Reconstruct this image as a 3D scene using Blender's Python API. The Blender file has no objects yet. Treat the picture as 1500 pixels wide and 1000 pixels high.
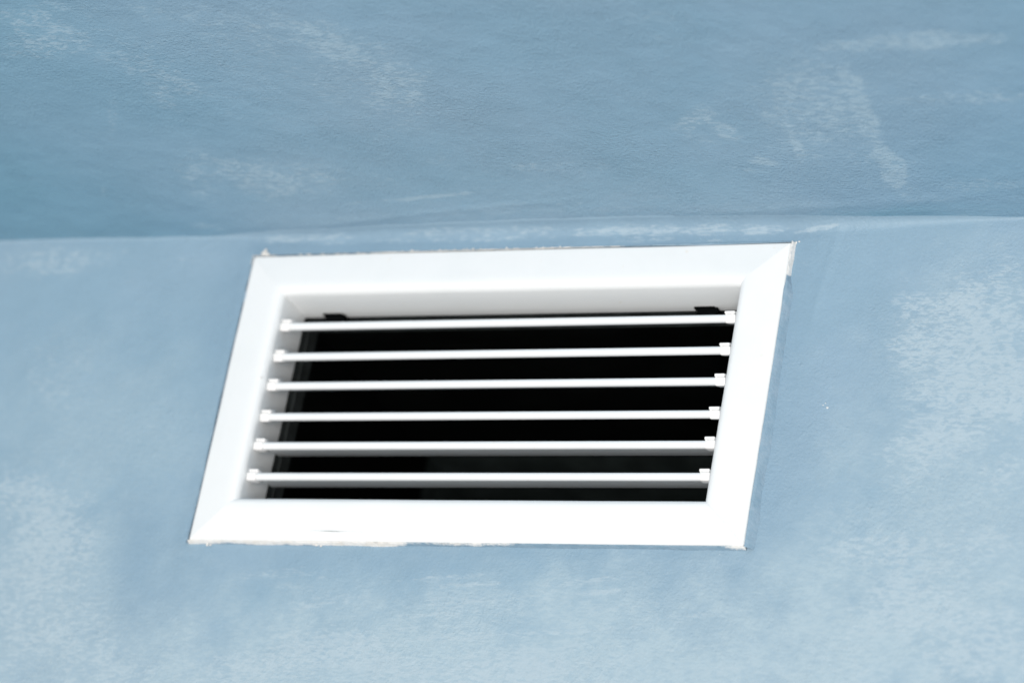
import bpy, bmesh, math, random
import numpy as np
from mathutils import Matrix, Vector

scene = bpy.context.scene
COL = scene.collection
random.seed(7)
rng = np.random.default_rng(7)
R = math.radians
Z0 = 2.4                      # height of the vent's centre above the (unseen) floor

# ------------------------------------------------------------------ camera
cam = bpy.data.cameras.new('camera')
cam_ob = bpy.data.objects.new('camera', cam)
COL.objects.link(cam_ob)
CAM = Vector((0.80217, -1.60467, Z0 - 0.79460))
RIGHT = Vector((0.915472, 0.363821, 0.171888))
DOWN = Vector((-0.013167, 0.454035, -0.890887))
FWD = Vector((-0.402166, 0.813319, 0.420447))
m = Matrix.Identity(4)
for r_ in range(3):
    m[r_][0], m[r_][1], m[r_][2], m[r_][3] = RIGHT[r_], -DOWN[r_], -FWD[r_], CAM[r_]
cam_ob.matrix_world = m
cam.sensor_width = 36.0
cam.lens = 120.0
cam.clip_start = 0.05
cam.clip_end = 200.0
cam.dof.use_dof = True
cam.dof.focus_distance = 1.895
cam.dof.aperture_fstop = 4.2
cam.dof.aperture_blades = 9
scene.camera = cam_ob

# ------------------------------------------------------------------ world and lamps
world = bpy.data.worlds.new('World')
scene.world = world
world.use_nodes = True
bg = world.node_tree.nodes['Background']
bg.inputs['Color'].default_value = (0.95, 0.975, 1.0, 1)
bg.inputs['Strength'].default_value = 0.38


def area(name, loc, target, size, size_y, power, color):
    l = bpy.data.lights.new(name, 'AREA')
    l.shape = 'RECTANGLE'
    l.size, l.size_y, l.energy, l.color = size, size_y, power, color
    o = bpy.data.objects.new(name, l)
    COL.objects.link(o)
    o.location = loc
    o.rotation_euler = (Vector(target) - Vector(loc)).to_track_quat('-Z', 'Y').to_euler()
    return o


area('window_light', (0.75, -3.35, Z0 - 1.55), (0.0, 0.0, Z0 - 0.05), 2.4, 1.8, 153.0, (1.0, 0.955, 0.905))

scene.view_settings.view_transform = 'Standard'
scene.view_settings.look = 'None'
scene.view_settings.exposure = 0.0
scene.view_settings.gamma = 1.0
scene.render.engine = 'CYCLES'
scene.cycles.use_denoising = True
scene.cycles.max_bounces = 8

# ------------------------------------------------------------------ materials


class Nodes:
    def __init__(self, name):
        self.mat = bpy.data.materials.new(name)
        self.mat.use_nodes = True
        self.t = self.mat.node_tree
        self.b = self.t.nodes['Principled BSDF']

    def new(self, kind, **kw):
        n = self.t.nodes.new(kind)
        for k, v in kw.items():
            setattr(n, k, v)
        return n

    def link(self, a, b):
        self.t.links.new(a, b)

    def val(self, sock, v):
        if hasattr(v, 'is_linked') or isinstance(v, bpy.types.NodeSocket):
            self.link(v, sock)
        else:
            sock.default_value = v

    def math(self, op, a, b=0.0, c=0.0, clamp=False):
        n = self.new('ShaderNodeMath', operation=op, use_clamp=clamp)
        self.val(n.inputs[0], a)
        self.val(n.inputs[1], b)
        self.val(n.inputs[2], c)
        return n.outputs[0]

    def noise(self, vec, scale, detail=3.0, rough=0.55, dist=0.0):
        n = self.new('ShaderNodeTexNoise')
        self.link(vec, n.inputs['Vector'])
        n.inputs['Scale'].default_value = scale
        n.inputs['Detail'].default_value = detail
        n.inputs['Roughness'].default_value = rough
        n.inputs['Distortion'].default_value = dist
        return n.outputs['Fac']

    def mapping(self, vec, scale=(1, 1, 1), rot=(0, 0, 0), loc=(0, 0, 0)):
        n = self.new('ShaderNodeMapping')
        self.link(vec, n.inputs['Vector'])
        n.inputs['Scale'].default_value = scale
        n.inputs['Rotation'].default_value = rot
        n.inputs['Location'].default_value = loc
        return n.outputs['Vector']

    def step(self, v, lo, hi, a=0.0, b=1.0):
        n = self.new('ShaderNodeMapRange', interpolation_type='SMOOTHSTEP')
        self.val(n.inputs['Value'], v)
        n.inputs['From Min'].default_value = lo
        n.inputs['From Max'].default_value = hi
        n.inputs['To Min'].default_value = a
        n.inputs['To Max'].default_value = b
        return n.outputs['Result']

    def mix(self, f, a, b):
        n = self.new('ShaderNodeMix', data_type='RGBA')
        self.val(n.inputs['Factor'], f)
        self.val(n.inputs[6], a)
        self.val(n.inputs[7], b)
        return n.outputs[2]

    def attr(self, name):
        return self.new('ShaderNodeAttribute', attribute_name=name).outputs['Fac']

    def bump(self, h, dist, strength=1.0, normal=None):
        n = self.new('ShaderNodeBump')
        n.inputs['Strength'].default_value = strength
        n.inputs['Distance'].default_value = dist
        self.link(h, n.inputs['Height'])
        if normal is not None:
            self.link(normal, n.inputs['Normal'])
        return n.outputs['Normal']


def painted_plaster(name, base, alt, cool_and_shade, glaze, light, brush_axis, seed, relief):
    """Blue distemper brushed over plaster: a base coat that drifts in hue,
    dry-brushed paler patches (attribute 'patch') and fine brush drags ('streak')."""
    N = Nodes(name)
    co = N.new('ShaderNodeTexCoord').outputs['Object']
    co = N.mapping(co, loc=(seed, seed * 0.7, seed * 0.3))
    # directions: brush drags run along x, slightly tilted
    drag = N.mapping(co, scale=(0.16, 1.0, 1.0), rot=brush_axis)
    drag2 = N.mapping(co, scale=(0.5, 1.0, 1.0), rot=brush_axis)
    drag3 = N.mapping(co, scale=(0.35, 1.0, 1.0), rot=brush_axis)
    big = N.noise(co, 7.0, 3.0)
    mid = N.noise(co, 28.0, 4.0, 0.6)
    speck = N.noise(co, 420.0, 3.0, 0.65, 0.4)
    speck2 = N.noise(N.mapping(co, scale=(0.45, 1.0, 1.0), rot=brush_axis), 400.0, 3.0, 0.62, 0.5)
    fine = N.noise(drag, 900.0, 3.0, 0.6)
    cloud = N.noise(N.mapping(co, scale=(0.5, 1.0, 1.0), rot=brush_axis), 70.0, 4.0, 0.62, 0.5)
    c = N.mix(N.step(big, 0.35, 0.66), base, alt)
    c = N.mix(N.math('MULTIPLY', N.attr('cool_and_shade'), 1.0, clamp=True), c, cool_and_shade)  # cooler coat; also carries shade painted by the frame and the corner
    tone = N.math('MULTIPLY_ADD', mid, 0.14, 0.93)
    tone = N.math('MULTIPLY', tone, N.math('MULTIPLY_ADD', speck, 0.10, 0.95))
    hsv = N.new('ShaderNodeHueSaturation')
    N.link(c, hsv.inputs['Color'])
    N.link(tone, hsv.inputs['Value'])
    c = hsv.outputs['Color']
    # dry-brush patches: threshold of the mask against speckle and cloud
    patch, streak = N.attr('patch'), N.attr('streak')
    grain = N.math('ADD', N.math('MULTIPLY', speck2, 0.56), N.math('MULTIPLY', fine, 0.26))
    grain = N.math('ADD', grain, N.math('MULTIPLY', cloud, 0.18))
    grain = N.math('MULTIPLY_ADD', grain, 1.5, -0.25)
    wide = N.math('MULTIPLY', N.step(N.noise(drag3, 16.0, 4.0, 0.6), 0.42, 0.72), 0.28)
    patch2 = N.math('MAXIMUM', patch, wide)
    k = N.math('ADD', grain, N.math('MULTIPLY', patch2, 0.17))
    hard = N.math('MULTIPLY', N.step(k, 0.56, 0.70), N.step(patch2, 0.03, 0.70))
    f = N.math('ADD', N.math('MULTIPLY', N.step(patch2, 0.0, 1.1), 0.15), N.math('MULTIPLY', hard, 0.68))
    ks = N.math('ADD', N.math('ADD', N.math('MULTIPLY', fine, 0.6), N.math('MULTIPLY', speck2, 0.4)),
                N.math('MULTIPLY', streak, 0.36))
    fs = N.math('MULTIPLY', N.step(ks, 0.56, 0.82), N.step(streak, 0.02, 0.4))
    f = N.math('MAXIMUM', f, N.math('MULTIPLY', fs, 0.66), clamp=True)
    c = N.mix(N.math('MULTIPLY', N.attr('glaze'), N.math('MULTIPLY_ADD', N.step(grain, 0.30, 0.70), 0.55, 0.68), clamp=True), c, glaze)
    c = N.mix(f, c, light)
    raw = N.math('MULTIPLY', N.step(N.math('ADD', N.attr('raw'), N.math('MULTIPLY', speck, 0.5)), 0.75, 0.95), 0.9)
    c = N.mix(raw, c, (0.72, 0.68, 0.62, 1))
    N.link(c, N.b.inputs['Base Color'])
    N.link(N.math('MULTIPLY_ADD', f, 0.12, 0.50), N.b.inputs['Roughness'])
    N.b.inputs['Specular IOR Level'].default_value = 0.35
    pits = N.noise(co, 560.0, 3.0, 0.55, 0.2)
    lumps_ = N.step(N.noise(co, 240.0, 2.0, 0.5), 0.58, 0.78)
    vary = N.step(N.noise(co, 17.0, 3.0, 0.55), 0.36, 0.66, 0.40, 1.0)
    h = N.math('ADD', N.math('MULTIPLY', pits, 0.75), N.math('MULTIPLY', fine, 0.2))
    h = N.math('ADD', N.math('MULTIPLY', h, vary), N.math('MULTIPLY', N.math('MULTIPLY', lumps_, vary), 0.20))
    n1 = N.bump(h, relief, 0.85)
    n2 = N.bump(N.noise(co, 48.0, 3.0, 0.5), relief * 2.0, 0.4, n1)
    N.link(n2, N.b.inputs['Normal'])
    return N.mat


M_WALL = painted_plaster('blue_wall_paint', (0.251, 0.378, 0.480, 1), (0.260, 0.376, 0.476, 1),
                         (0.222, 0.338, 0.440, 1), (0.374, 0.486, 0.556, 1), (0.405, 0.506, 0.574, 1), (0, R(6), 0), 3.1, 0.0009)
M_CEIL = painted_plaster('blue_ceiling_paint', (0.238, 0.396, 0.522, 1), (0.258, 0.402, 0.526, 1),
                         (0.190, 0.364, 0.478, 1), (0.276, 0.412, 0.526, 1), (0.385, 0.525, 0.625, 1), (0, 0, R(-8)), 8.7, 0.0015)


def white_metal():
    N = Nodes('white_powder_coat')
    co = N.new('ShaderNodeTexCoord').outputs['Object']
    d = N.noise(co, 22.0, 4.0, 0.6)
    c = N.mix(N.step(d, 0.4, 0.75), (0.83, 0.85, 0.86, 1), (0.80, 0.825, 0.835, 1))
    s = N.math('MULTIPLY', N.step(N.noise(co, 160.0, 2.0, 0.5), 0.73, 0.78), 0.35)
    c = N.mix(s, c, (0.74, 0.69, 0.60, 1))
    N.link(c, N.b.inputs['Base Color'])
    N.b.inputs['Roughness'].default_value = 0.38
    N.b.inputs['Specular IOR Level'].default_value = 0.4
    N.link(N.bump(N.noise(co, 900.0, 2.0), 0.00006, 0.5), N.b.inputs['Normal'])
    return N.mat


def simple(name, col, rough, spec=0.4, metal=0.0, var=0.12, scale=60.0):
    N = Nodes(name)
    co = N.new('ShaderNodeTexCoord').outputs['Object']
    n = N.noise(co, scale, 4.0, 0.6)
    a = tuple(v * (1 - var) for v in col) + (1,)
    b = tuple(min(1, v * (1 + var)) for v in col) + (1,)
    N.link(N.mix(N.step(n, 0.3, 0.7), a, b), N.b.inputs['Base Color'])
    N.link(N.math('MULTIPLY_ADD', n, 0.15, rough - 0.07), N.b.inputs['Roughness'])
    N.b.inputs['Specular IOR Level'].default_value = spec
    N.b.inputs['Metallic'].default_value = metal
    return N.mat


def sealant_mat():
    N = Nodes('painted_sealant')
    co = N.new('ShaderNodeTexCoord').outputs['Object']
    g = N.noise(co, 520.0, 3.0, 0.6)
    g2 = N.noise(co, 150.0, 3.0, 0.6)
    bare = N.step(N.math('ADD', N.attr('bare'), N.math('MULTIPLY', g, 0.26)), 0.58, 0.74)
    c = N.mix(N.step(g2, 0.35, 0.7), (0.235, 0.355, 0.455, 1), (0.285, 0.395, 0.490, 1))
    w = N.mix(N.step(g2, 0.4, 0.75), (0.84, 0.83, 0.81, 1), (0.76, 0.73, 0.68, 1))
    N.link(N.mix(bare, c, w), N.b.inputs['Base Color'])
    N.b.inputs['Roughness'].default_value = 0.6
    N.link(N.bump(g, 0.0006, 0.8), N.b.inputs['Normal'])
    return N.mat


M_WHITE = white_metal()
M_CAP = simple('white_plastic', (0.84, 0.835, 0.83), 0.42, 0.4, 0.0, 0.02)
M_BLACK = simple('black_plastic', (0.002, 0.0025, 0.0028), 0.7, 0.03)
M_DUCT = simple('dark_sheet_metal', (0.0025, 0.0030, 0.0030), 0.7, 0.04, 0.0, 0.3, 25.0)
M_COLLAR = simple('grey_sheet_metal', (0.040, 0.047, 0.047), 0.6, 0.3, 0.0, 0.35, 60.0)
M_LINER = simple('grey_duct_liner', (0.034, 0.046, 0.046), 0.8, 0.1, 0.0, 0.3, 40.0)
M_SEAL = sealant_mat()
M_SPECK = simple('pale_paint_fleck', (0.74, 0.76, 0.77), 0.6)

# ------------------------------------------------------------------ helpers


def mesh_object(name, me, mat, parent=None, loc=(0, 0, 0)):
    o = bpy.data.objects.new(name, me)
    COL.objects.link(o)
    if mat and not me.materials:
        me.materials.append(mat)
    o.parent = parent
    o.location = loc
    return o


def from_data(name, verts, faces, smooth_angle=None):
    me = bpy.data.meshes.new(name)
    me.from_pydata([tuple(map(float, v)) for v in verts], [], faces)
    me.validate()
    bm = bmesh.new()
    bm.from_mesh(me)
    bmesh.ops.recalc_face_normals(bm, faces=bm.faces)
    bm.to_mesh(me)
    bm.free()
    if smooth_angle is not None:
        me.shade_smooth()
        me.set_sharp_from_angle(angle=R(smooth_angle))
    return me


def from_bm(name, bm, smooth_angle=None):
    me = bpy.data.meshes.new(name)
    bmesh.ops.recalc_face_normals(bm, faces=bm.faces)
    bm.to_mesh(me)
    bm.free()
    if smooth_angle is not None:
        me.shade_smooth()
        me.set_sharp_from_angle(angle=R(smooth_angle))
    return me


def box_bm(bm, x0, x1, y0, y1, z0, z1, bevel=0.0, seg=2):
    vs = [bm.verts.new((x, y, z)) for x in (x0, x1) for y in (y0, y1) for z in (z0, z1)]
    fs = [(0, 1, 3, 2), (4, 6, 7, 5), (0, 4, 5, 1), (2, 3, 7, 6), (0, 2, 6, 4), (1, 5, 7, 3)]
    faces = [bm.faces.new([vs[i] for i in f]) for f in fs]
    if bevel:
        edges = list({e for f in faces for e in f.edges})
        bmesh.ops.bevel(bm, geom=edges, offset=bevel, segments=seg, affect='EDGES', profile=0.5)


def value_noise(x, y, scale, seed, octaves=3):
    """smooth 2-D value noise, vectorised, about -1..1"""
    out = np.zeros_like(x)
    amp, tot = 1.0, 0.0
    g = np.random.default_rng(seed)
    for _ in range(octaves):
        t = g.uniform(-1, 1, (256, 256))
        px, py = x * scale + 91.3, y * scale + 47.7
        ix, iy = np.floor(px).astype(int), np.floor(py).astype(int)
        fx, fy = px - ix, py - iy
        fx, fy = fx * fx * (3 - 2 * fx), fy * fy * (3 - 2 * fy)
        a, b = t[ix % 256, iy % 256], t[(ix + 1) % 256, iy % 256]
        c, d = t[ix % 256, (iy + 1) % 256], t[(ix + 1) % 256, (iy + 1) % 256]
        out += amp * ((a * (1 - fx) + b * fx) * (1 - fy) + (c * (1 - fx) + d * fx) * fy)
        tot += amp
        amp *= 0.5
        scale *= 2.03
    return out / tot


# brush marks in millimetres on each surface: centre, two half-axes, strength
WALL_PATCHES = [
    (-319.0, 94.8, 53.7, 2.3, 4.9, -14.6, 0.55), (-281.0, 100.0, 33.9, 0.9, 1.8, -5.8, 0.35), (-271.3, -110.9, 45.7, -5.2, 7.7, -65.4, 0.85),
    (-293.9, -71.1, 43.0, 0.3, 8.5, -31.4, 0.6), (-234.3, -153.7, 56.5, -7.6, 2.4, -33.8, 0.7), (-210.6, -174.4, 72.3, 2.0, 4.3, -16.8, 0.5),
    (-72.3, -160.3, 62.5, 8.1, 6.0, -18.4, 0.8), (-130.1, -174.3, 60.1, 5.7, 4.5, -14.4, 0.6), (-167.9, -164.9, 35.6, 0.9, 4.1, -16.8, 0.35),
    (-31.1, -173.6, 50.4, 1.4, 2.5, -12.2, 0.6), (34.8, -169.8, 56.6, 4.5, 4.4, -18.0, 0.8), (15.8, -135.6, 69.2, 7.5, 5.8, -20.3, 0.35),
    (95.6, -146.1, 57.4, 11.8, 8.3, -23.5, 0.25), (91.4, -168.2, 47.2, 4.6, 3.9, -15.8, 0.45), (274.7, -126.4, 54.3, 9.2, 7.0, -26.9, 0.85),
    (247.6, -91.4, 32.5, 7.8, 4.6, -13.6, 0.75), (303.8, -152.8, 57.6, 6.8, 5.4, -26.5, 0.75), (303.8, -90.8, 39.7, 6.5, 3.9, -15.5, 0.55),
    (232.8, -150.7, 49.0, 1.2, 3.2, -23.2, 0.4), (185.3, -165.6, 57.6, 1.6, 2.1, -13.6, 0.45), (279.9, 47.7, 44.6, 8.0, 8.8, -31.3, 0.95),
    (292.5, 5.9, 50.1, 13.5, 11.8, -34.1, 1.0), (263.1, 27.0, 32.5, 9.3, 7.5, -20.3, 0.8), (277.4, -26.8, 38.0, 8.8, 7.7, -23.9, 0.9),
    (304.9, 30.6, 26.7, -0.4, 5.7, -50.0, 0.6), (310.0, -47.0, 28.8, 5.6, 5.5, -19.7, 0.6), (288.5, 72.9, 29.8, 5.2, 4.6, -16.9, 0.5),
    (257.6, -51.2, 22.0, 4.3, 2.9, -10.0, 0.3), (-285.8, 6.6, 29.0, -0.2, 11.0, -41.8, 0.35), (-306.6, 30.2, 34.3, -0.4, 5.0, -18.9, 0.25),
    (-74.8, -129.1, 37.3, 6.0, 2.4, -6.6, 0.4), (-102.7, -121.2, 25.7, 2.7, 1.9, -5.9, 0.35), (-201.3, -66.0, 18.4, 0.1, 7.6, -30.9, -0.4),
    (-195.2, -118.5, 28.0, -4.1, 2.9, -46.8, -0.9), (211.1, 6.6, 23.7, -0.2, 11.6, -84.1, -0.35), (312.2, -114.9, 21.8, 2.0, 1.5, -8.5, -0.6),
    (196.1, -26.7, 23.6, -0.0, 7.1, -49.8, -0.2),]
WALL_STREAKS = [
    (30.6, -147.6, 81.4, 6.1, 0.8, -3.2, 0.6), (-5.0, -136.1, 58.0, 4.2, 0.6, -2.5, 0.55), (51.1, -169.3, 64.5, 4.0, 0.9, -4.0, 0.65),
    (-66.2, -168.4, 50.1, 5.7, 1.0, -3.3, 0.6), (-36.6, -147.1, 49.5, 6.3, 0.9, -2.9, 0.5), (113.6, -157.6, 46.0, 7.8, 1.2, -3.9, 0.5),
    (149.1, -132.9, 45.6, 7.6, 1.2, -3.9, 0.4), (264.9, 43.8, 40.1, 10.5, 1.2, -3.3, 0.6), (283.9, 14.2, 36.0, 9.6, 1.0, -2.8, 0.6),
    (268.3, -14.5, 32.3, 8.8, 0.9, -2.4, 0.55), (257.5, -138.5, 54.5, 9.3, 0.9, -3.4, 0.5), (299.2, -114.3, 39.5, 6.6, 0.8, -3.1, 0.5),
    (12.3, -117.6, 28.9, 2.0, 0.5, -2.1, 0.8), (91.2, -120.7, 17.9, 1.6, 0.5, -2.0, 0.95), (-9.5, -113.8, 50.0, 3.4, 0.7, -2.9, 0.5),
    (81.9, -113.9, 43.8, 4.6, 1.0, -3.6, 0.55), (-82.2, -114.9, 4.1, 0.8, 0.5, -1.2, 0.8), (-87.0, -132.7, 16.7, 2.7, 0.8, -2.1, 0.75),
    (14.2, -127.4, 65.6, 5.8, 1.5, -5.7, 0.5), (-113.4, -112.9, 39.1, 2.6, 1.2, -4.2, 0.4), (-73.7, -154.2, 37.1, 6.1, 3.0, -8.2, 0.7),
    (49.3, -159.3, 36.3, 2.8, 2.5, -10.4, 0.75), (-32.8, -165.5, 33.3, 2.6, 2.1, -8.1, 0.7), (100.8, -129.9, 31.0, 5.1, 1.0, -3.2, 0.4),
    (-130.8, 106.8, 46.0, 0.3, 0.8, -3.3, 0.45), (-149.1, 105.9, 23.4, -0.7, 0.5, -2.4, 0.5), (-53.7, 107.4, 35.7, 0.2, 0.7, -2.8, 0.45),
    (8.3, 106.9, 39.2, 0.3, 0.6, -2.8, 0.45), (60.5, 104.9, 42.7, 0.3, 0.7, -3.6, 0.6), (115.5, 104.2, 33.2, 0.9, 0.7, -3.6, 0.55),
    (153.1, 102.6, 24.4, 1.1, 0.7, -3.1, 0.6), (181.7, 102.6, 17.6, 2.9, 0.5, -1.8, 0.75), (-88.9, 103.3, 72.4, 0.5, 0.6, -2.3, 0.4),
    (-8.4, 102.8, 52.6, 0.4, 0.5, -2.3, 0.4), (78.4, 99.4, 33.8, 0.3, 0.4, -1.8, 0.4), (129.0, 98.0, 29.0, 0.3, 0.3, -1.8, 0.35),
    (-226.6, 94.8, 28.1, 1.8, 0.9, -2.9, 0.3), (-325.6, 101.2, 29.6, 0.7, 1.1, -3.4, 0.55), (-302.1, 87.1, 33.7, 2.1, 1.4, -3.9, 0.4),
    (274.2, 31.0, 43.5, 11.5, 3.1, -9.0, 0.6), (286.9, -10.5, 42.9, 11.6, 2.8, -8.0, 0.6), (254.5, -26.8, 18.3, 4.2, 0.8, -2.4, 0.5),
    (278.4, -35.0, 29.2, 5.6, 1.1, -4.0, 0.55), (232.3, -91.6, 21.5, 6.1, 1.5, -3.9, 0.6), (264.7, -107.0, 39.7, 8.1, 1.8, -6.2, 0.55),]
CEILING_PATCHES = [
    (-97.8, -202.6, 89.5, 40.6, -24.3, 40.4, 0.3), (-36.7, -160.9, 31.0, 61.5, -33.5, 41.8, 0.3), (218.5, -111.1, 41.9, 40.3, -29.8, 58.7, 0.3),
    (298.2, -153.5, 53.5, 4.7, -12.6, 46.5, 0.22), (-124.2, -65.2, 96.1, 16.1, -17.7, 35.4, 0.28), (23.0, -61.1, 74.6, 5.0, -9.1, 23.1, 0.25),
    (-205.1, -230.5, 29.1, 10.8, -14.9, 23.0, 0.65), (-197.9, -251.3, 29.1, 2.8, -9.4, 16.8, 0.5), (-152.8, -196.6, 33.3, 25.2, -12.1, 17.3, 0.4),
    (-91.6, -241.0, 58.3, 17.3, -7.4, 13.1, 0.45), (-37.3, -214.9, 49.0, 18.2, -12.3, 22.5, 0.65), (-10.3, -173.2, 4.8, 36.2, -24.9, 23.4, 0.6),
    (-16.7, -129.5, -3.0, 29.1, -30.6, 20.2, 0.45), (-138.4, -173.1, 16.3, 16.7, -10.6, 14.5, 0.5), (-158.2, -155.9, 7.3, 15.8, -8.6, 9.9, 0.55),
    (-137.4, -66.1, 57.7, 11.8, -13.0, 25.2, 0.6), (-102.4, -63.8, 35.5, 10.0, -10.5, 20.3, 0.5), (-172.5, -78.2, -5.9, 34.9, -23.2, 14.7, 0.4),
    (-202.4, -140.1, 4.0, 1.0, -17.3, 29.7, 0.5), (-251.7, -58.5, 2.8, 0.2, -4.3, 8.1, 0.8), (26.6, -70.3, 28.9, 2.0, -3.0, 7.6, 0.5),
    (-20.7, -79.8, 25.1, 1.7, -4.5, 10.7, 0.3), (3.2, -54.5, 33.5, 2.2, -3.1, 7.8, 0.25), (154.3, -119.8, 16.0, -7.7, -1.7, 12.2, 0.9),
    (162.4, -103.8, 9.9, 13.2, -5.3, 8.9, 0.75), (140.0, -98.8, 16.9, 16.5, -3.7, 6.7, 0.35), (173.9, -68.6, 9.6, 4.3, -2.4, 5.8, 0.8),
    (219.3, -132.5, 10.4, 32.7, -26.1, 33.1, 0.6), (212.7, -154.0, 16.0, -3.4, -2.9, 13.4, 0.55), (236.0, -131.1, 8.7, 14.8, -21.8, 34.9, 0.45),
    (245.8, -123.2, 7.6, -5.4, -0.5, 56.3, 0.9), (244.4, -61.4, 7.8, -5.4, -1.3, 40.3, 0.9), (198.7, -90.7, 3.9, -2.0, -3.2, 27.5, 0.85),
    (201.2, -105.2, 20.1, 9.1, -7.4, 18.1, 0.4), (232.6, -80.9, 20.0, 34.7, -18.7, 30.6, 0.3), (288.6, -184.5, 47.4, -1.6, -2.3, 9.7, 0.9),
    (328.3, -185.4, 21.7, -2.1, -1.5, 7.7, 0.65), (248.1, -183.6, 22.3, -0.7, -2.1, 7.8, 0.5), (313.8, -129.5, 36.4, 0.6, -2.4, 10.2, 0.7),
    (272.7, -128.1, 26.0, 0.4, -1.6, 6.2, 0.4), (290.1, -38.1, 42.2, -0.1, -2.3, 9.7, 0.5), (262.7, -22.3, 31.2, -0.2, -1.9, 7.6, 0.35),
    (159.0, -220.1, 22.0, 2.1, -3.2, 9.0, 0.35), (159.5, -199.9, 16.2, 7.4, -2.9, 6.4, 0.3), (-204.8, -13.1, 16.6, 4.5, -4.2, 7.5, 0.6),
    (-286.3, -4.4, 33.3, 1.8, -2.8, 5.2, 0.25), (74.8, -64.7, 6.5, 0.4, -3.9, 10.6, 0.35),]
WALL_GLAZE = [
    (108.3, -173.7, 314.7, 25.8, 13.2, -58.9, 0.8), (296.4, -90.8, 93.1, 18.9, 31.0, -108.4, 0.6), (-263.1, -132.7, 95.1, -7.3, 12.7, -82.2, 0.55),
    (286.7, 22.5, 55.3, 10.1, 19.6, -69.9, 0.45), (-248.8, -25.7, 113.6, -0.2, 17.5, -68.2, 0.35), (208.8, -115.8, 57.6, 1.0, 6.8, -47.5, 0.45),
    (2.3, -172.7, 370.4, 29.6, 17.4, -68.3, 0.7), (-198.4, -105.5, 28.0, -3.3, 5.2, -51.7, -0.45),]
CEILING_GLAZE = [
    (-63.7, -185.1, 108.9, 59.3, -32.3, 54.0, 0.4), (218.5, -111.1, 66.5, 30.2, -30.5, 75.8, 0.3), (63.6, -174.0, 116.7, 10.2, -43.7, 110.1, 0.2),
    (29.0, -32.8, 165.1, -5.9, -7.1, 19.7, 0.35), (312.3, -179.0, 56.1, 5.2, -15.5, 58.1, 0.25), (-123.5, -66.8, 82.1, 16.7, -20.0, 39.2, 0.3),]
CEILING_STREAKS = [
    (-47.0, -38.3, 34.3, -3.2, -0.9, 2.4, 0.95), (-93.2, -34.5, 23.7, -2.9, -0.9, 2.4, 0.5), (-19.4, -41.5, 7.1, -0.5, -0.9, 2.4, 0.95),
    (-204.0, -14.8, 11.9, 4.3, -2.4, 4.1, 0.7), (173.9, -68.6, 8.9, 1.9, -1.1, 2.9, 0.9), (162.9, -59.5, 15.0, 3.2, -1.1, 3.0, 0.4),
    (288.7, -185.2, 40.1, -1.3, -0.9, 3.9, 0.5), (-1.0, -22.4, 52.3, -0.3, -1.2, 3.2, 0.35), (100.6, -20.4, 62.8, -0.4, -1.3, 3.9, 0.25),
    (47.8, -26.0, 4.2, 0.3, -0.9, 2.4, 0.6), (34.1, -26.0, 3.4, 0.2, -0.9, 2.4, 0.6), (-95.2, -79.4, 23.9, 5.8, -1.6, 3.1, 0.35),
    (275.0, -9.9, 35.2, -0.3, -0.9, 3.8, 0.3), (265.3, -2.7, 35.4, -0.4, -0.6, 2.3, 0.4), (-110.5, -16.3, 55.6, -2.1, -1.4, 3.3, 0.3),]


def marks(x, y, strokes, seed, power=1.0, rag=0.25):
    """sum of soft ragged elliptical brush marks at points x, y (metres)"""
    v = np.zeros_like(x)
    wob = value_noise(x, y, 45.0, seed, 3)
    wob2 = value_noise(x, y, 130.0, seed + 1, 2)
    for cx, cy, ax, ay, bx, by, s in strokes:
        M = np.linalg.inv(np.array([[ax, bx], [ay, by]]) / 1000.0)
        dx, dy = x - cx / 1000.0, y - cy / 1000.0
        r = np.hypot(M[0, 0] * dx + M[0, 1] * dy, M[1, 0] * dx + M[1, 1] * dy)
        e = np.clip((1.30 - r + rag * wob + 0.5 * rag * wob2) / 1.15, 0, 1)
        e = e * e * (3 - 2 * e)
        if s < 0:
            v = v * (1 + s * e)
        else:
            v = np.maximum(v, s * e) + 0.25 * np.minimum(v, s * e)
    return np.clip(v, 0, 1) ** power


def axis(lo, f0, f1, hi, step, coarse):
    a = [np.linspace(lo, f0, coarse, endpoint=False), np.arange(f0, f1, step), np.linspace(f1, hi, coarse + 1)]
    return np.concatenate(a)


def grid_faces(nx, ny, keep=None):
    i, j = np.meshgrid(np.arange(nx - 1), np.arange(ny - 1), indexing='ij')
    q = np.stack([i * ny + j, (i + 1) * ny + j, (i + 1) * ny + j + 1, i * ny + j + 1], -1).reshape(-1, 4)
    return q if keep is None else q[keep.ravel()]


def add_attr(me, name, data):
    a = me.attributes.new(name, 'FLOAT', 'POINT')
    a.data.foreach_set('value', np.ascontiguousarray(data, dtype=np.float32).ravel())


def seam_z(x):
    """height of the wall-ceiling corner: it sags a little to the right and wobbles"""
    return (np.interp(x, [-1.5, -0.36, -0.26, -0.17, 0.0, 0.08, 0.18, 0.30, 1.5],
                      [0.113, 0.1112, 0.1107, 0.1102, 0.1106, 0.1106, 0.1086, 0.1073, 0.098])
            + 0.0009 * value_noise(x, x * 0 + 0.3, 26.0, 5, 4))


W, H, B = 0.344, 0.1879, 0.0272      # outer size of the vent's face, width of its border

# ------------------------------------------------------------------ wall
xs = axis(-0.9, -0.45, 0.40, 0.9, 0.0015, 60)
ts = np.concatenate([np.linspace(-1.0, -0.23, 90, endpoint=False), np.arange(-0.23, 0.095, 0.0015)])
top = 1.0 - np.linspace(0, 1, 18)[::-1] ** 1.3                      # rows that follow the corner
X = np.repeat(xs[:, None], len(ts) + len(top), 1)
sz = seam_z(xs)
Z = np.empty_like(X)
Z[:, :len(ts)] = ts[None, :]
Z[:, len(ts):] = 0.0955 + (sz[:, None] + 0.0005 - 0.0955) * top[None, :]
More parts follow.
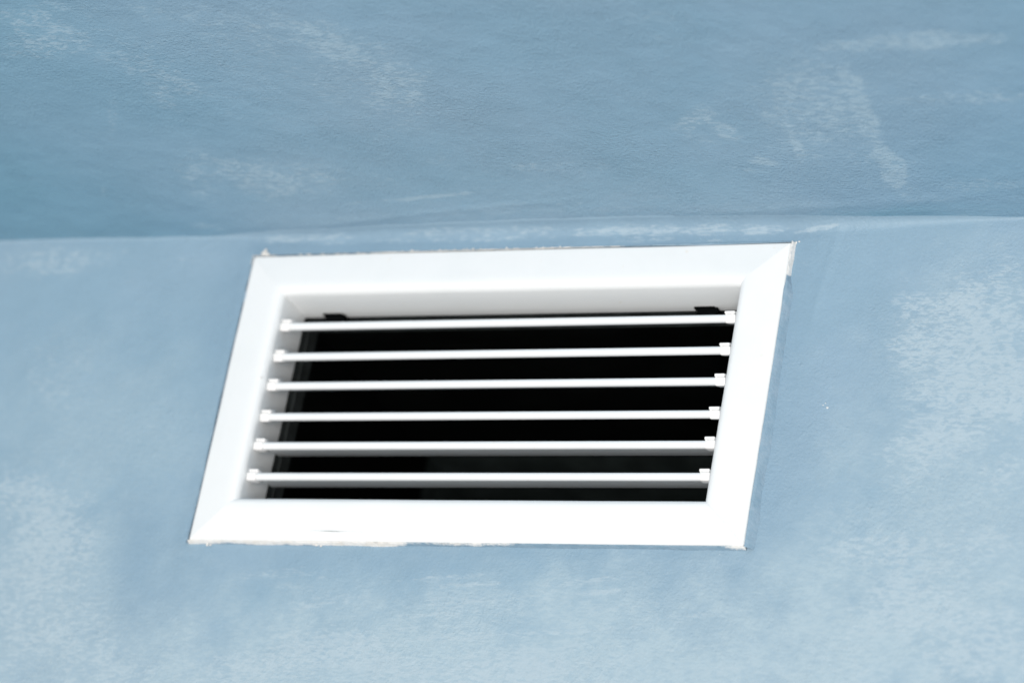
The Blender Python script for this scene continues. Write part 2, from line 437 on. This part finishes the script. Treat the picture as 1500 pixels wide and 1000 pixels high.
# relief: hand-plastered undulation, a filled rounder corner above the vent, painted caulk round the frame
Y = -0.0007 * value_noise(X, Z, 14.0, 11, 3) - 0.00016 * value_noise(X, Z, 120.0, 12, 3)
rad = np.interp(xs, [-1, -0.2, -0.15, 0.0, 0.15, 0.22, 0.30, 1], [0.0013, 0.0013, 0.007, 0.0105, 0.011, 0.007, 0.0014, 0.0012])
t = np.clip((Z - (sz - rad)[:, None]) / rad[:, None], 0, 1)
Y -= rad[:, None] * (1 - np.sqrt(np.clip(1 - t * t, 0, 1))) * 0.9
dx, dz = np.abs(X) - W / 2, np.abs(Z) - H / 2
d = np.hypot(np.maximum(dx, 0), np.maximum(dz, 0))                  # distance outside the frame
d = np.where((dx < 0) & (dz < 0), 0, d)
hump = np.exp(-((d - 0.0055) / 0.0035) ** 2)
hump *= 0.5 + 0.5 * value_noise(X, Z, 18.0, 21, 2)
Y -= 0.0007 * np.clip(hump, 0, 1) + 0.0006 * np.exp(-(d / 0.003) ** 2)
# a long smear of filler beside the right edge
ridge = np.exp(-((X - 0.192 - 0.12 * (Z - 0.06) + 0.002 * value_noise(Z, Z * 0, 20, 9, 2)) / 0.0025) ** 2)
Y -= 0.0006 * ridge * np.clip((Z - 0.03) / 0.03, 0, 1)
keep = ~((np.abs((X[:-1, :-1] + X[1:, 1:]) / 2) < 0.1535) & (np.abs((Z[:-1, :-1] + Z[1:, 1:]) / 2) < 0.0765))
me = bpy.data.meshes.new('wall')
me.from_pydata(np.stack([X, Y, Z], -1).reshape(-1, 3).tolist(), [], grid_faces(*X.shape, keep).tolist())
add_attr(me, 'patch', marks(X, Z, WALL_PATCHES, 31, 1.0, 0.45))
add_attr(me, 'streak', marks(X, Z, WALL_STREAKS, 33, 1.0, 0.5))
contact_shade = np.exp(-(d / 0.016) ** 2) * (0.75 + 0.4 * value_noise(X, Z, 30.0, 41, 3))  # darker paint round the frame, with contact shade put into its colour
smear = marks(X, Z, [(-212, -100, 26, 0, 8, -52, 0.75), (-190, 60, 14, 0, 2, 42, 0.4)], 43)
add_attr(me, 'cool_and_shade', np.clip(contact_shade * 0.8 + smear + 0.6 * np.clip((Z - 0.094) / 0.006, 0, 1) * np.clip((0.21 - np.abs(X)) / 0.04, 0, 1) * (0.9 + 0.5 * value_noise(X, Z * 2, 45, 42, 3)), 0, 1))
add_attr(me, 'glaze', np.clip(1.15 * marks(X, Z, WALL_GLAZE, 45, 1.0, 0.35), 0, 1))
add_attr(me, 'raw', np.zeros_like(X))
me.shade_smooth()
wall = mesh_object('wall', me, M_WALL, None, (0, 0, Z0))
wall['kind'] = 'structure'
wall['label'] = 'blue brushed plaster wall around the white vent'

# ------------------------------------------------------------------ ceiling
xs = axis(-0.9, -0.45, 0.42, 0.9, 0.0015, 60)
ys = np.concatenate([[0.03], np.arange(0.012, -0.30, -0.0015), np.linspace(-0.30, -1.1, 90)])
X, Y = np.meshgrid(xs, ys, indexing='ij')
Z = seam_z(xs)[:, None] + 0.0 * Y
fade = np.clip(-Y / 0.02, 0, 1)
Z = Z - fade * (0.0008 * value_noise(X, Y, 13.0, 51, 3) + 0.00016 * value_noise(X, Y, 120.0, 52, 3))
# trowel ridges on the right and a soft filled fold close to the corner
for cx, cy, ux, uy, ln, wd, hgt in ((0.245, -0.085, -0.35, 1.0, 0.045, 0.003, 0.0006),
                                    (0.20, -0.018, 1.0, -0.10, 0.07, 0.005, 0.0006),
                                    (0.245, -0.010, 1.0, -0.05, 0.04, 0.003, 0.0003),
                                    (-0.03, -0.022, 1.0, -0.12, 0.10, 0.003, 0.0005)):
    n_ = math.hypot(ux, uy)
    ux, uy = ux / n_, uy / n_
    a = (X - cx) * ux + (Y - cy) * uy
    b = -(X - cx) * uy + (Y - cy) * ux + 0.003 * value_noise(a, a * 0, 25, 61, 2)
    Z -= hgt * np.exp(-(a / ln) ** 2) * np.exp(-(b / wd) ** 2)
me = bpy.data.meshes.new('ceiling')
me.from_pydata(np.stack([X, Y, Z], -1).reshape(-1, 3).tolist(), [], grid_faces(*X.shape)[:, ::1].tolist())
add_attr(me, 'patch', marks(X, Y, CEILING_PATCHES, 71, 1.0, 0.55))
add_attr(me, 'streak', marks(X, Y, CEILING_STREAKS, 73, 1.0, 0.5))
smudge_shade = 0.8 * np.clip((Y + 0.022) / 0.014, 0, 1) * np.clip((X - 0.10) / 0.06, 0, 1) * np.clip((0.33 - X) / 0.06, 0, 1) * (0.7 + 0.9 * value_noise(X, Y * 3, 35, 87, 3))  # dark smudges along the fold, with the crease's shade painted in
add_attr(me, 'cool_and_shade', np.clip(smudge_shade, 0, 1) + np.clip((-0.10 - X) / 0.24, 0, 1) ** 1.2 * (0.9 + 0.3 * value_noise(X, Y, 12, 77, 2)))
overlap = np.clip((Y + 0.048 + 0.010 * value_noise(X, Y * 1.5, 50, 84, 3)) / 0.032, 0, 1) * np.clip((X + 0.20) / 0.05, 0, 1) * np.clip((0.235 - X) / 0.05, 0, 1)
overlap = overlap * (0.95 + 0.35 * value_noise(X, Y * 2.5, 60, 83, 3))       # the wall's paler coat lapped over the filled corner
add_attr(me, 'glaze', np.clip(np.maximum(marks(X, Y, CEILING_GLAZE, 79, 1.0, 0.4), 0.95 * overlap), 0, 1))
raw = np.exp(-(((X - 0.000) / 0.040) ** 2 + ((Y + 0.0275 + 0.06 * X) / 0.0012) ** 2)) * 0.0
add_attr(me, 'raw', raw)
me.shade_smooth()
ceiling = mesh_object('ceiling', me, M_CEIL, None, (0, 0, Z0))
ceiling['kind'] = 'structure'
ceiling['label'] = 'blue brushed plaster ceiling above the vent'

# ------------------------------------------------------------------ the vent
vent = bpy.data.objects.new('air_vent', None)
vent.empty_display_size = 0.1
COL.objects.link(vent)
vent.location = (0, 0, Z0)
vent['label'] = 'white rectangular air vent with six horizontal slats set into blue wall'
vent['category'] = 'air vent'

RET = 0.0265                                # depth of the collar behind the wall face
PROFILE = [(0.0, -0.0002), (0.0, -0.0022), (0.0004, -0.0030), (0.0008, -0.0034), (0.0012, -0.0037), (0.0016, -0.0038), (0.004, -0.0042), (0.012, -0.0052),
           (0.0185, -0.0061), (0.0208, -0.0063), (0.0226, -0.0063), (0.0241, -0.0061), (0.0255, -0.0051),
           (0.0264, -0.0040), (0.0270, -0.0026), (0.0272, -0.0010), (0.0272, 0.008), (0.0272, RET), (0.0261, RET), (0.0261, 0.0012),
           (0.0240, -0.0001)]


def frame_bar(side):
    """one mitred bar: the profile swept from corner to corner"""
    horiz = side in ('top', 'bottom')
    half = (W if horiz else H) / 2
    off = (H if horiz else W) / 2
    sgn = 1 if side in ('top', 'right') else -1
    n, ns = len(PROFILE), 25
    verts, faces = [], []
    ph = random.uniform(0, 9)
    for k in range(ns):
        s = -1 + 2 * k / (ns - 1)
        for (u, y) in PROFILE:
            a = s * (half - max(u, 0.0016 - u) - 0.00002)
            w = 0.00012 * math.sin(3.1 * s + ph) + 0.00006 * math.sin(9 * s + 2 * ph)
            b = sgn * (off - u + (w if abs(s) < 0.98 else 0) * (1 if u < 0.02 else 0.4))
            verts.append((a, y, b) if horiz else (b, y, a))
    for k in range(ns - 1):
        for i in range(n):
            j = (i + 1) % n
            faces.append((k * n + i, k * n + j, (k + 1) * n + j, (k + 1) * n + i))
    faces.append(tuple(range(n)))
    faces.append(tuple((ns - 1) * n + i for i in range(n)))
    return from_data('frame_bar', verts, faces, 32)


for side in ('top', 'bottom', 'left', 'right'):
    mesh_object('frame_bar', frame_bar(side), M_WHITE, vent)

# --- slats: a bead at the front, a thin blade running back
def slat_mesh():
    prof = []
    rb, c = 0.00235, 0.0010
    for k in range(15):                                            # bead, from the top round the front to the bottom
        a = R(62) + R(236) * k / 14
        prof.append((c + rb * math.cos(a), rb * math.sin(a)))
    prof += [(0.0040, -0.0011), (0.0060, -0.0008), (0.0225, -0.0006), (0.0231, -0.0003), (0.0231, 0.0003), (0.0225, 0.0006),
             (0.0060, 0.0008), (0.0040, 0.0011)]
    n, ns = len(prof), 13
    verts, faces = [], []
    for k in range(ns):
        x = -0.1394 + 0.2788 * k / (ns - 1)
        for (y, z) in prof:
            verts.append((x, y, z))
    for k in range(ns - 1):
        for i in range(n):
            j = (i + 1) % n
            faces.append((k * n + i, k * n + j, (k + 1) * n + j, (k + 1) * n + i))
    faces.append(tuple(range(n)))
    faces.append(tuple((ns - 1) * n + i for i in range(n)))
    return from_data('slat', verts, faces, 30)


def cap_mesh(sgn):
    """plastic pivot cap gripping the slat's end: sleeve, raised tab, arm along the blade, pin into the collar"""
    bm = bmesh.new()

    def b(x0, x1, *r, **k):
        x0, x1 = sorted((sgn * x0, sgn * x1))
        box_bm(bm, x0, x1, *r, **k)
    b(0.1381, 0.1444, -0.0021, 0.0062, -0.0029, 0.0024, bevel=0.0011)
    b(0.1375, 0.1436, -0.0012, 0.0056, 0.0026, 0.0043, bevel=0.0005)
    b(0.1379, 0.1432, -0.0006, 0.0050, 0.0018, 0.0030)
    b(0.1440, 0.1450, 0.0022, 0.0052, -0.0012, 0.0012, bevel=0.0002)
    return from_bm('end_cap', bm, 40)


slat_me, cap_l, cap_r = slat_mesh(), cap_mesh(-1), cap_mesh(1)
SLATS = [(0.0475, 22.0, 0.10), (0.0273, 23.5, 0.13), (0.0080, 20.5, 0.12), (-0.0124, 24.5, 0.08), (-0.0310, 11.0, 0.12), (-0.0507, 10.0, 0.15)]
proto = None
for z, tilt, roll in SLATS:
    if proto is None:
        proto = mesh_object('slat', slat_me, M_WHITE, vent)
        caps = [mesh_object('end_cap', cap_l, M_CAP, proto), mesh_object('end_cap', cap_r, M_CAP, proto)]
        o = proto
    else:
        o = proto.copy()
        COL.objects.link(o)
        o.parent = vent
        for c_ in caps:
            c2 = c_.copy()
            COL.objects.link(c2)
            c2.parent = o
    o.location = (0, 0.0005, z)
    o.rotation_euler = (R(tilt), R(-roll), 0)

# --- two black retaining clips under the rear edge of the collar's top
def clip_mesh():
    bm = bmesh.new()
    box_bm(bm, -0.0050, 0.0074, 0.0, 0.0075, -0.0060, -0.0004, bevel=0.0005, seg=1)
    box_bm(bm, -0.0072, 0.0056, -0.0007, 0.0030, -0.0013, -0.0002, bevel=0.0003, seg=1)
    return from_bm('retaining_clip', bm, 30)


clip_me = clip_mesh()
for x in (0.1160, -0.1228):
    mesh_object('retaining_clip', clip_me, M_BLACK, vent, (x, 0.0212, H / 2 - B))

# --- sealant: a ragged hand-smeared bead between the frame's edge and the wall
def sealant(side, seed):
    g = np.random.default_rng(seed)
    horiz = side in ('top', 'bottom')
    half = (W if horiz else H) / 2 + 0.0004
    off = (H if horiz else W) / 2
    sgn = 1 if side in ('top', 'right') else -1
    n = int(2 * half / 0.0005)
    s = np.linspace(-half, half, n)
    nz = lambda sc, sd, o=3: value_noise(s, s * 0 + 0.37, sc, sd, o)
    if side == 'top':
        wd = 0.0010 + 0.0006 * nz(60, seed) + 0.0007 * np.clip(nz(420, seed + 1), 0, 1)
        bare = np.interp(s, [-0.172, -0.168, -0.155, -0.10, -0.06, 0.03, 0.06, 0.10, 0.16, 0.172],
                         [1, 1, 0.45, 0.55, 0.8, 0.8, 0.62, 0.05, 0.1, 0.3]) + 0.22 * nz(330, seed + 2)
        over = np.interp(s, [-0.17, 0.04, 0.09, 0.12, 0.172], [0.0002, 0.0002, 0.0004, 0.0009, 0.0003])
    elif side == 'bottom':
        wd = 0.0010 + 0.0007 * nz(24, seed) + 0.0003 * nz(110, seed + 1)
        bare = 0.72 + 0.35 * nz(22, seed + 2) - 0.30 * np.clip((s - 0.0) / 0.05, 0, 1) + 0.10 * nz(150, seed + 3)
        over = 0.0002 + 0 * s
    elif side == 'left':
        wd = 0.0024 + 0.0010 * nz(40, seed) + 0.0003 * nz(200, seed + 1)
        bare = 0.05 + 0.28 * nz(55, seed + 2) + np.where(s > 0.088, 0.5, 0)
        over = np.clip(0.0003 + 0.0007 * nz(70, seed + 3), 0.0001, 1) + 0.0012 * np.exp(-((s - 0.066) / 0.003) ** 2)
    else:
        wd = 0.0042 + 0.0022 * nz(26, seed) + 0.0006 * nz(150, seed + 1)
        bare = 0.06 + 0.30 * nz(50, seed + 2) + np.clip((s - 0.068) / 0.008, 0, 1) * 0.9
        over = np.clip(0.0002 + 0.0006 * nz(60, seed + 3), 0.0001, 1)
        over = np.where(s > 0.07, 0.0001, over)
    if side == 'right':
        wd = wd * (1 - 0.62 * np.clip((s - 0.062) / 0.010, 0, 1))
    wd = np.clip(wd, 0.0004, 0.006)
    # across: lip lying on the frame, crest, shoulder, groove, foot at the wall
    rows = []
    lift = 0.0005 + 0.0004 * nz(90, seed + 4)
    for f, y in ((-1, None), (-0.4, -0.0039), (0.12, -0.0034), (0.45, -0.0025), (0.75, -0.0014), (1.0, -0.0006), (1.35, 0.0012)):
        if f < 0:
            u = -over * (-f) - 0.00002
            yy = np.full(n, -0.0037 if y is None else y) - (0 if y is None else 0.2 * np.clip(lift, 0, 1))
        else:
            u = f * wd
            yy = np.full(n, y) - np.clip(lift, 0, 1) * max(0, 1 - f)
            yy = yy + 0.00025 * value_noise(s, s * 0 + f, 260, seed + 7, 2)
        b = sgn * (off + u)
        rows.append(np.stack([s, yy, b] if horiz else [b, yy, s], -1))
    V = np.stack(rows, 0).reshape(-1, 3)
    F = [(i * n + k, i * n + k + 1, (i + 1) * n + k + 1, (i + 1) * n + k) for i in range(len(rows) - 1) for k in range(n - 1)]
    me = from_data('sealant_bead', V, F, 60)
    prof = np.array([0.0, 0.0, 0.05, 0.02, -0.05, -0.15, -0.25])
    add_attr(me, 'bare', np.clip(np.tile(bare, (len(rows), 1)) + prof[:, None], 0, 1.2))
    return mesh_object('sealant_bead', me, M_SEAL, vent)


for k, side in enumerate(('top', 'bottom', 'left', 'right')):
    sealant(side, 101 + 13 * k)


def lumps(name, spots, mat, parent, seed):
    g = np.random.default_rng(seed)
    bm = bmesh.new()
    for x, y, z, r in spots:
        res = bmesh.ops.create_icosphere(bm, subdivisions=2, radius=r)
        sc = g.uniform(0.6, 1.3, 3)
        sc[1] *= 0.6
        for v in res['verts']:
            k = 1 + g.uniform(-0.22, 0.22)
            v.co = Vector((x + v.co.x * sc[0] * k, y + v.co.y * sc[1] * k, z + v.co.z * sc[2] * k))
    return mesh_object(name, from_bm(name, bm, 80), mat, parent)


g = np.random.default_rng(5)
crumbs = [(-0.1665, -0.002, 0.0965, 0.0016), (-0.1640, -0.002, 0.0958, 0.0014), (-0.1655, -0.0015, 0.0985, 0.0011),
          (-0.1466, -0.0062, 0.0101, 0.0006), (-0.1478, -0.0064, 0.0102, 0.0004), (0.1735, -0.001, 0.0947, 0.0009), (0.1752, -0.001, 0.0953, 0.0006), (-0.1600, -0.001, -0.0955, 0.0009),
          (-0.1580, -0.001, -0.0957, 0.0007), (-0.0890, -0.001, -0.0952, 0.0006), (-0.0860, -0.001, -0.0955, 0.0006)]
for k in range(34):
    crumbs.append((g.uniform(-0.075, 0.035), -0.0016, H / 2 + g.uniform(0.0008, 0.0016), g.uniform(0.0004, 0.0009)))
for k in range(14):
    crumbs.append((g.uniform(-0.15, -0.08), -0.0016, H / 2 + g.uniform(0.0005, 0.0014), g.uniform(0.0004, 0.0007)))
o = lumps('sealant_crumbs', crumbs, simple('cream_sealant', (0.80, 0.775, 0.735), 0.65), vent, 6)
o['kind'] = 'stuff'

# a thin scratch through the coating of the lower bar
sv, sf = [], []
for k in range(13):
    t_ = k / 12
    x_, w_ = -0.0935 + 0.034 * t_, 0.00002 + 0.00017 * math.exp(-((t_ - 0.42) / 0.16) ** 2)
    z_ = -0.0876 - 0.0004 * t_ + 0.00008 * math.sin(9 * t_)
    sv += [(x_, -0.00470, z_ - w_), (x_, -0.00470, z_ + w_)]
    if k:
        sf.append((2 * k - 2, 2 * k, 2 * k + 1, 2 * k - 1))
mesh_object('scratch', from_data('scratch', sv, sf), simple('bare_dark_metal', (0.10, 0.13, 0.13), 0.6), vent)

# hairline gap where the sealant has let go along the lower edge
flecks = [(0.2062, -0.0001, -0.0088, 0.0006), (0.2035, -0.0001, -0.0072, 0.0004), (0.2048, -0.0001, -0.0060, 0.0003),
          (0.1571, -0.0002, -0.0960, 0.0008), (0.1572, -0.0001, -0.0972, 0.0006), (-0.0523, -0.0001, -0.0967, 0.0004)]
o = lumps('paint_flecks', flecks, M_SPECK, wall, 9)
o['kind'] = 'stuff'

# ------------------------------------------------------------------ the duct behind
duct = bpy.data.objects.new('air_duct', None)
duct.empty_display_size = 0.1
COL.objects.link(duct)
duct.location = (0, 0, Z0)
duct['label'] = 'dark sheet metal duct behind the slats of the vent'
duct['category'] = 'duct'
hx, hz, th, y0, y1 = 0.1465, 0.0685, 0.0010, 0.020, 0.62


def panel(x0, x1, ya, yb, z0, z1, name='duct_panel', mat=None):
    bm = bmesh.new()
    box_bm(bm, x0, x1, ya, yb, z0, z1)
    mesh_object(name, from_bm(name, bm), mat or M_DUCT, duct)


yc = 0.0490                                 # where the short front collar meets the deep dark duct
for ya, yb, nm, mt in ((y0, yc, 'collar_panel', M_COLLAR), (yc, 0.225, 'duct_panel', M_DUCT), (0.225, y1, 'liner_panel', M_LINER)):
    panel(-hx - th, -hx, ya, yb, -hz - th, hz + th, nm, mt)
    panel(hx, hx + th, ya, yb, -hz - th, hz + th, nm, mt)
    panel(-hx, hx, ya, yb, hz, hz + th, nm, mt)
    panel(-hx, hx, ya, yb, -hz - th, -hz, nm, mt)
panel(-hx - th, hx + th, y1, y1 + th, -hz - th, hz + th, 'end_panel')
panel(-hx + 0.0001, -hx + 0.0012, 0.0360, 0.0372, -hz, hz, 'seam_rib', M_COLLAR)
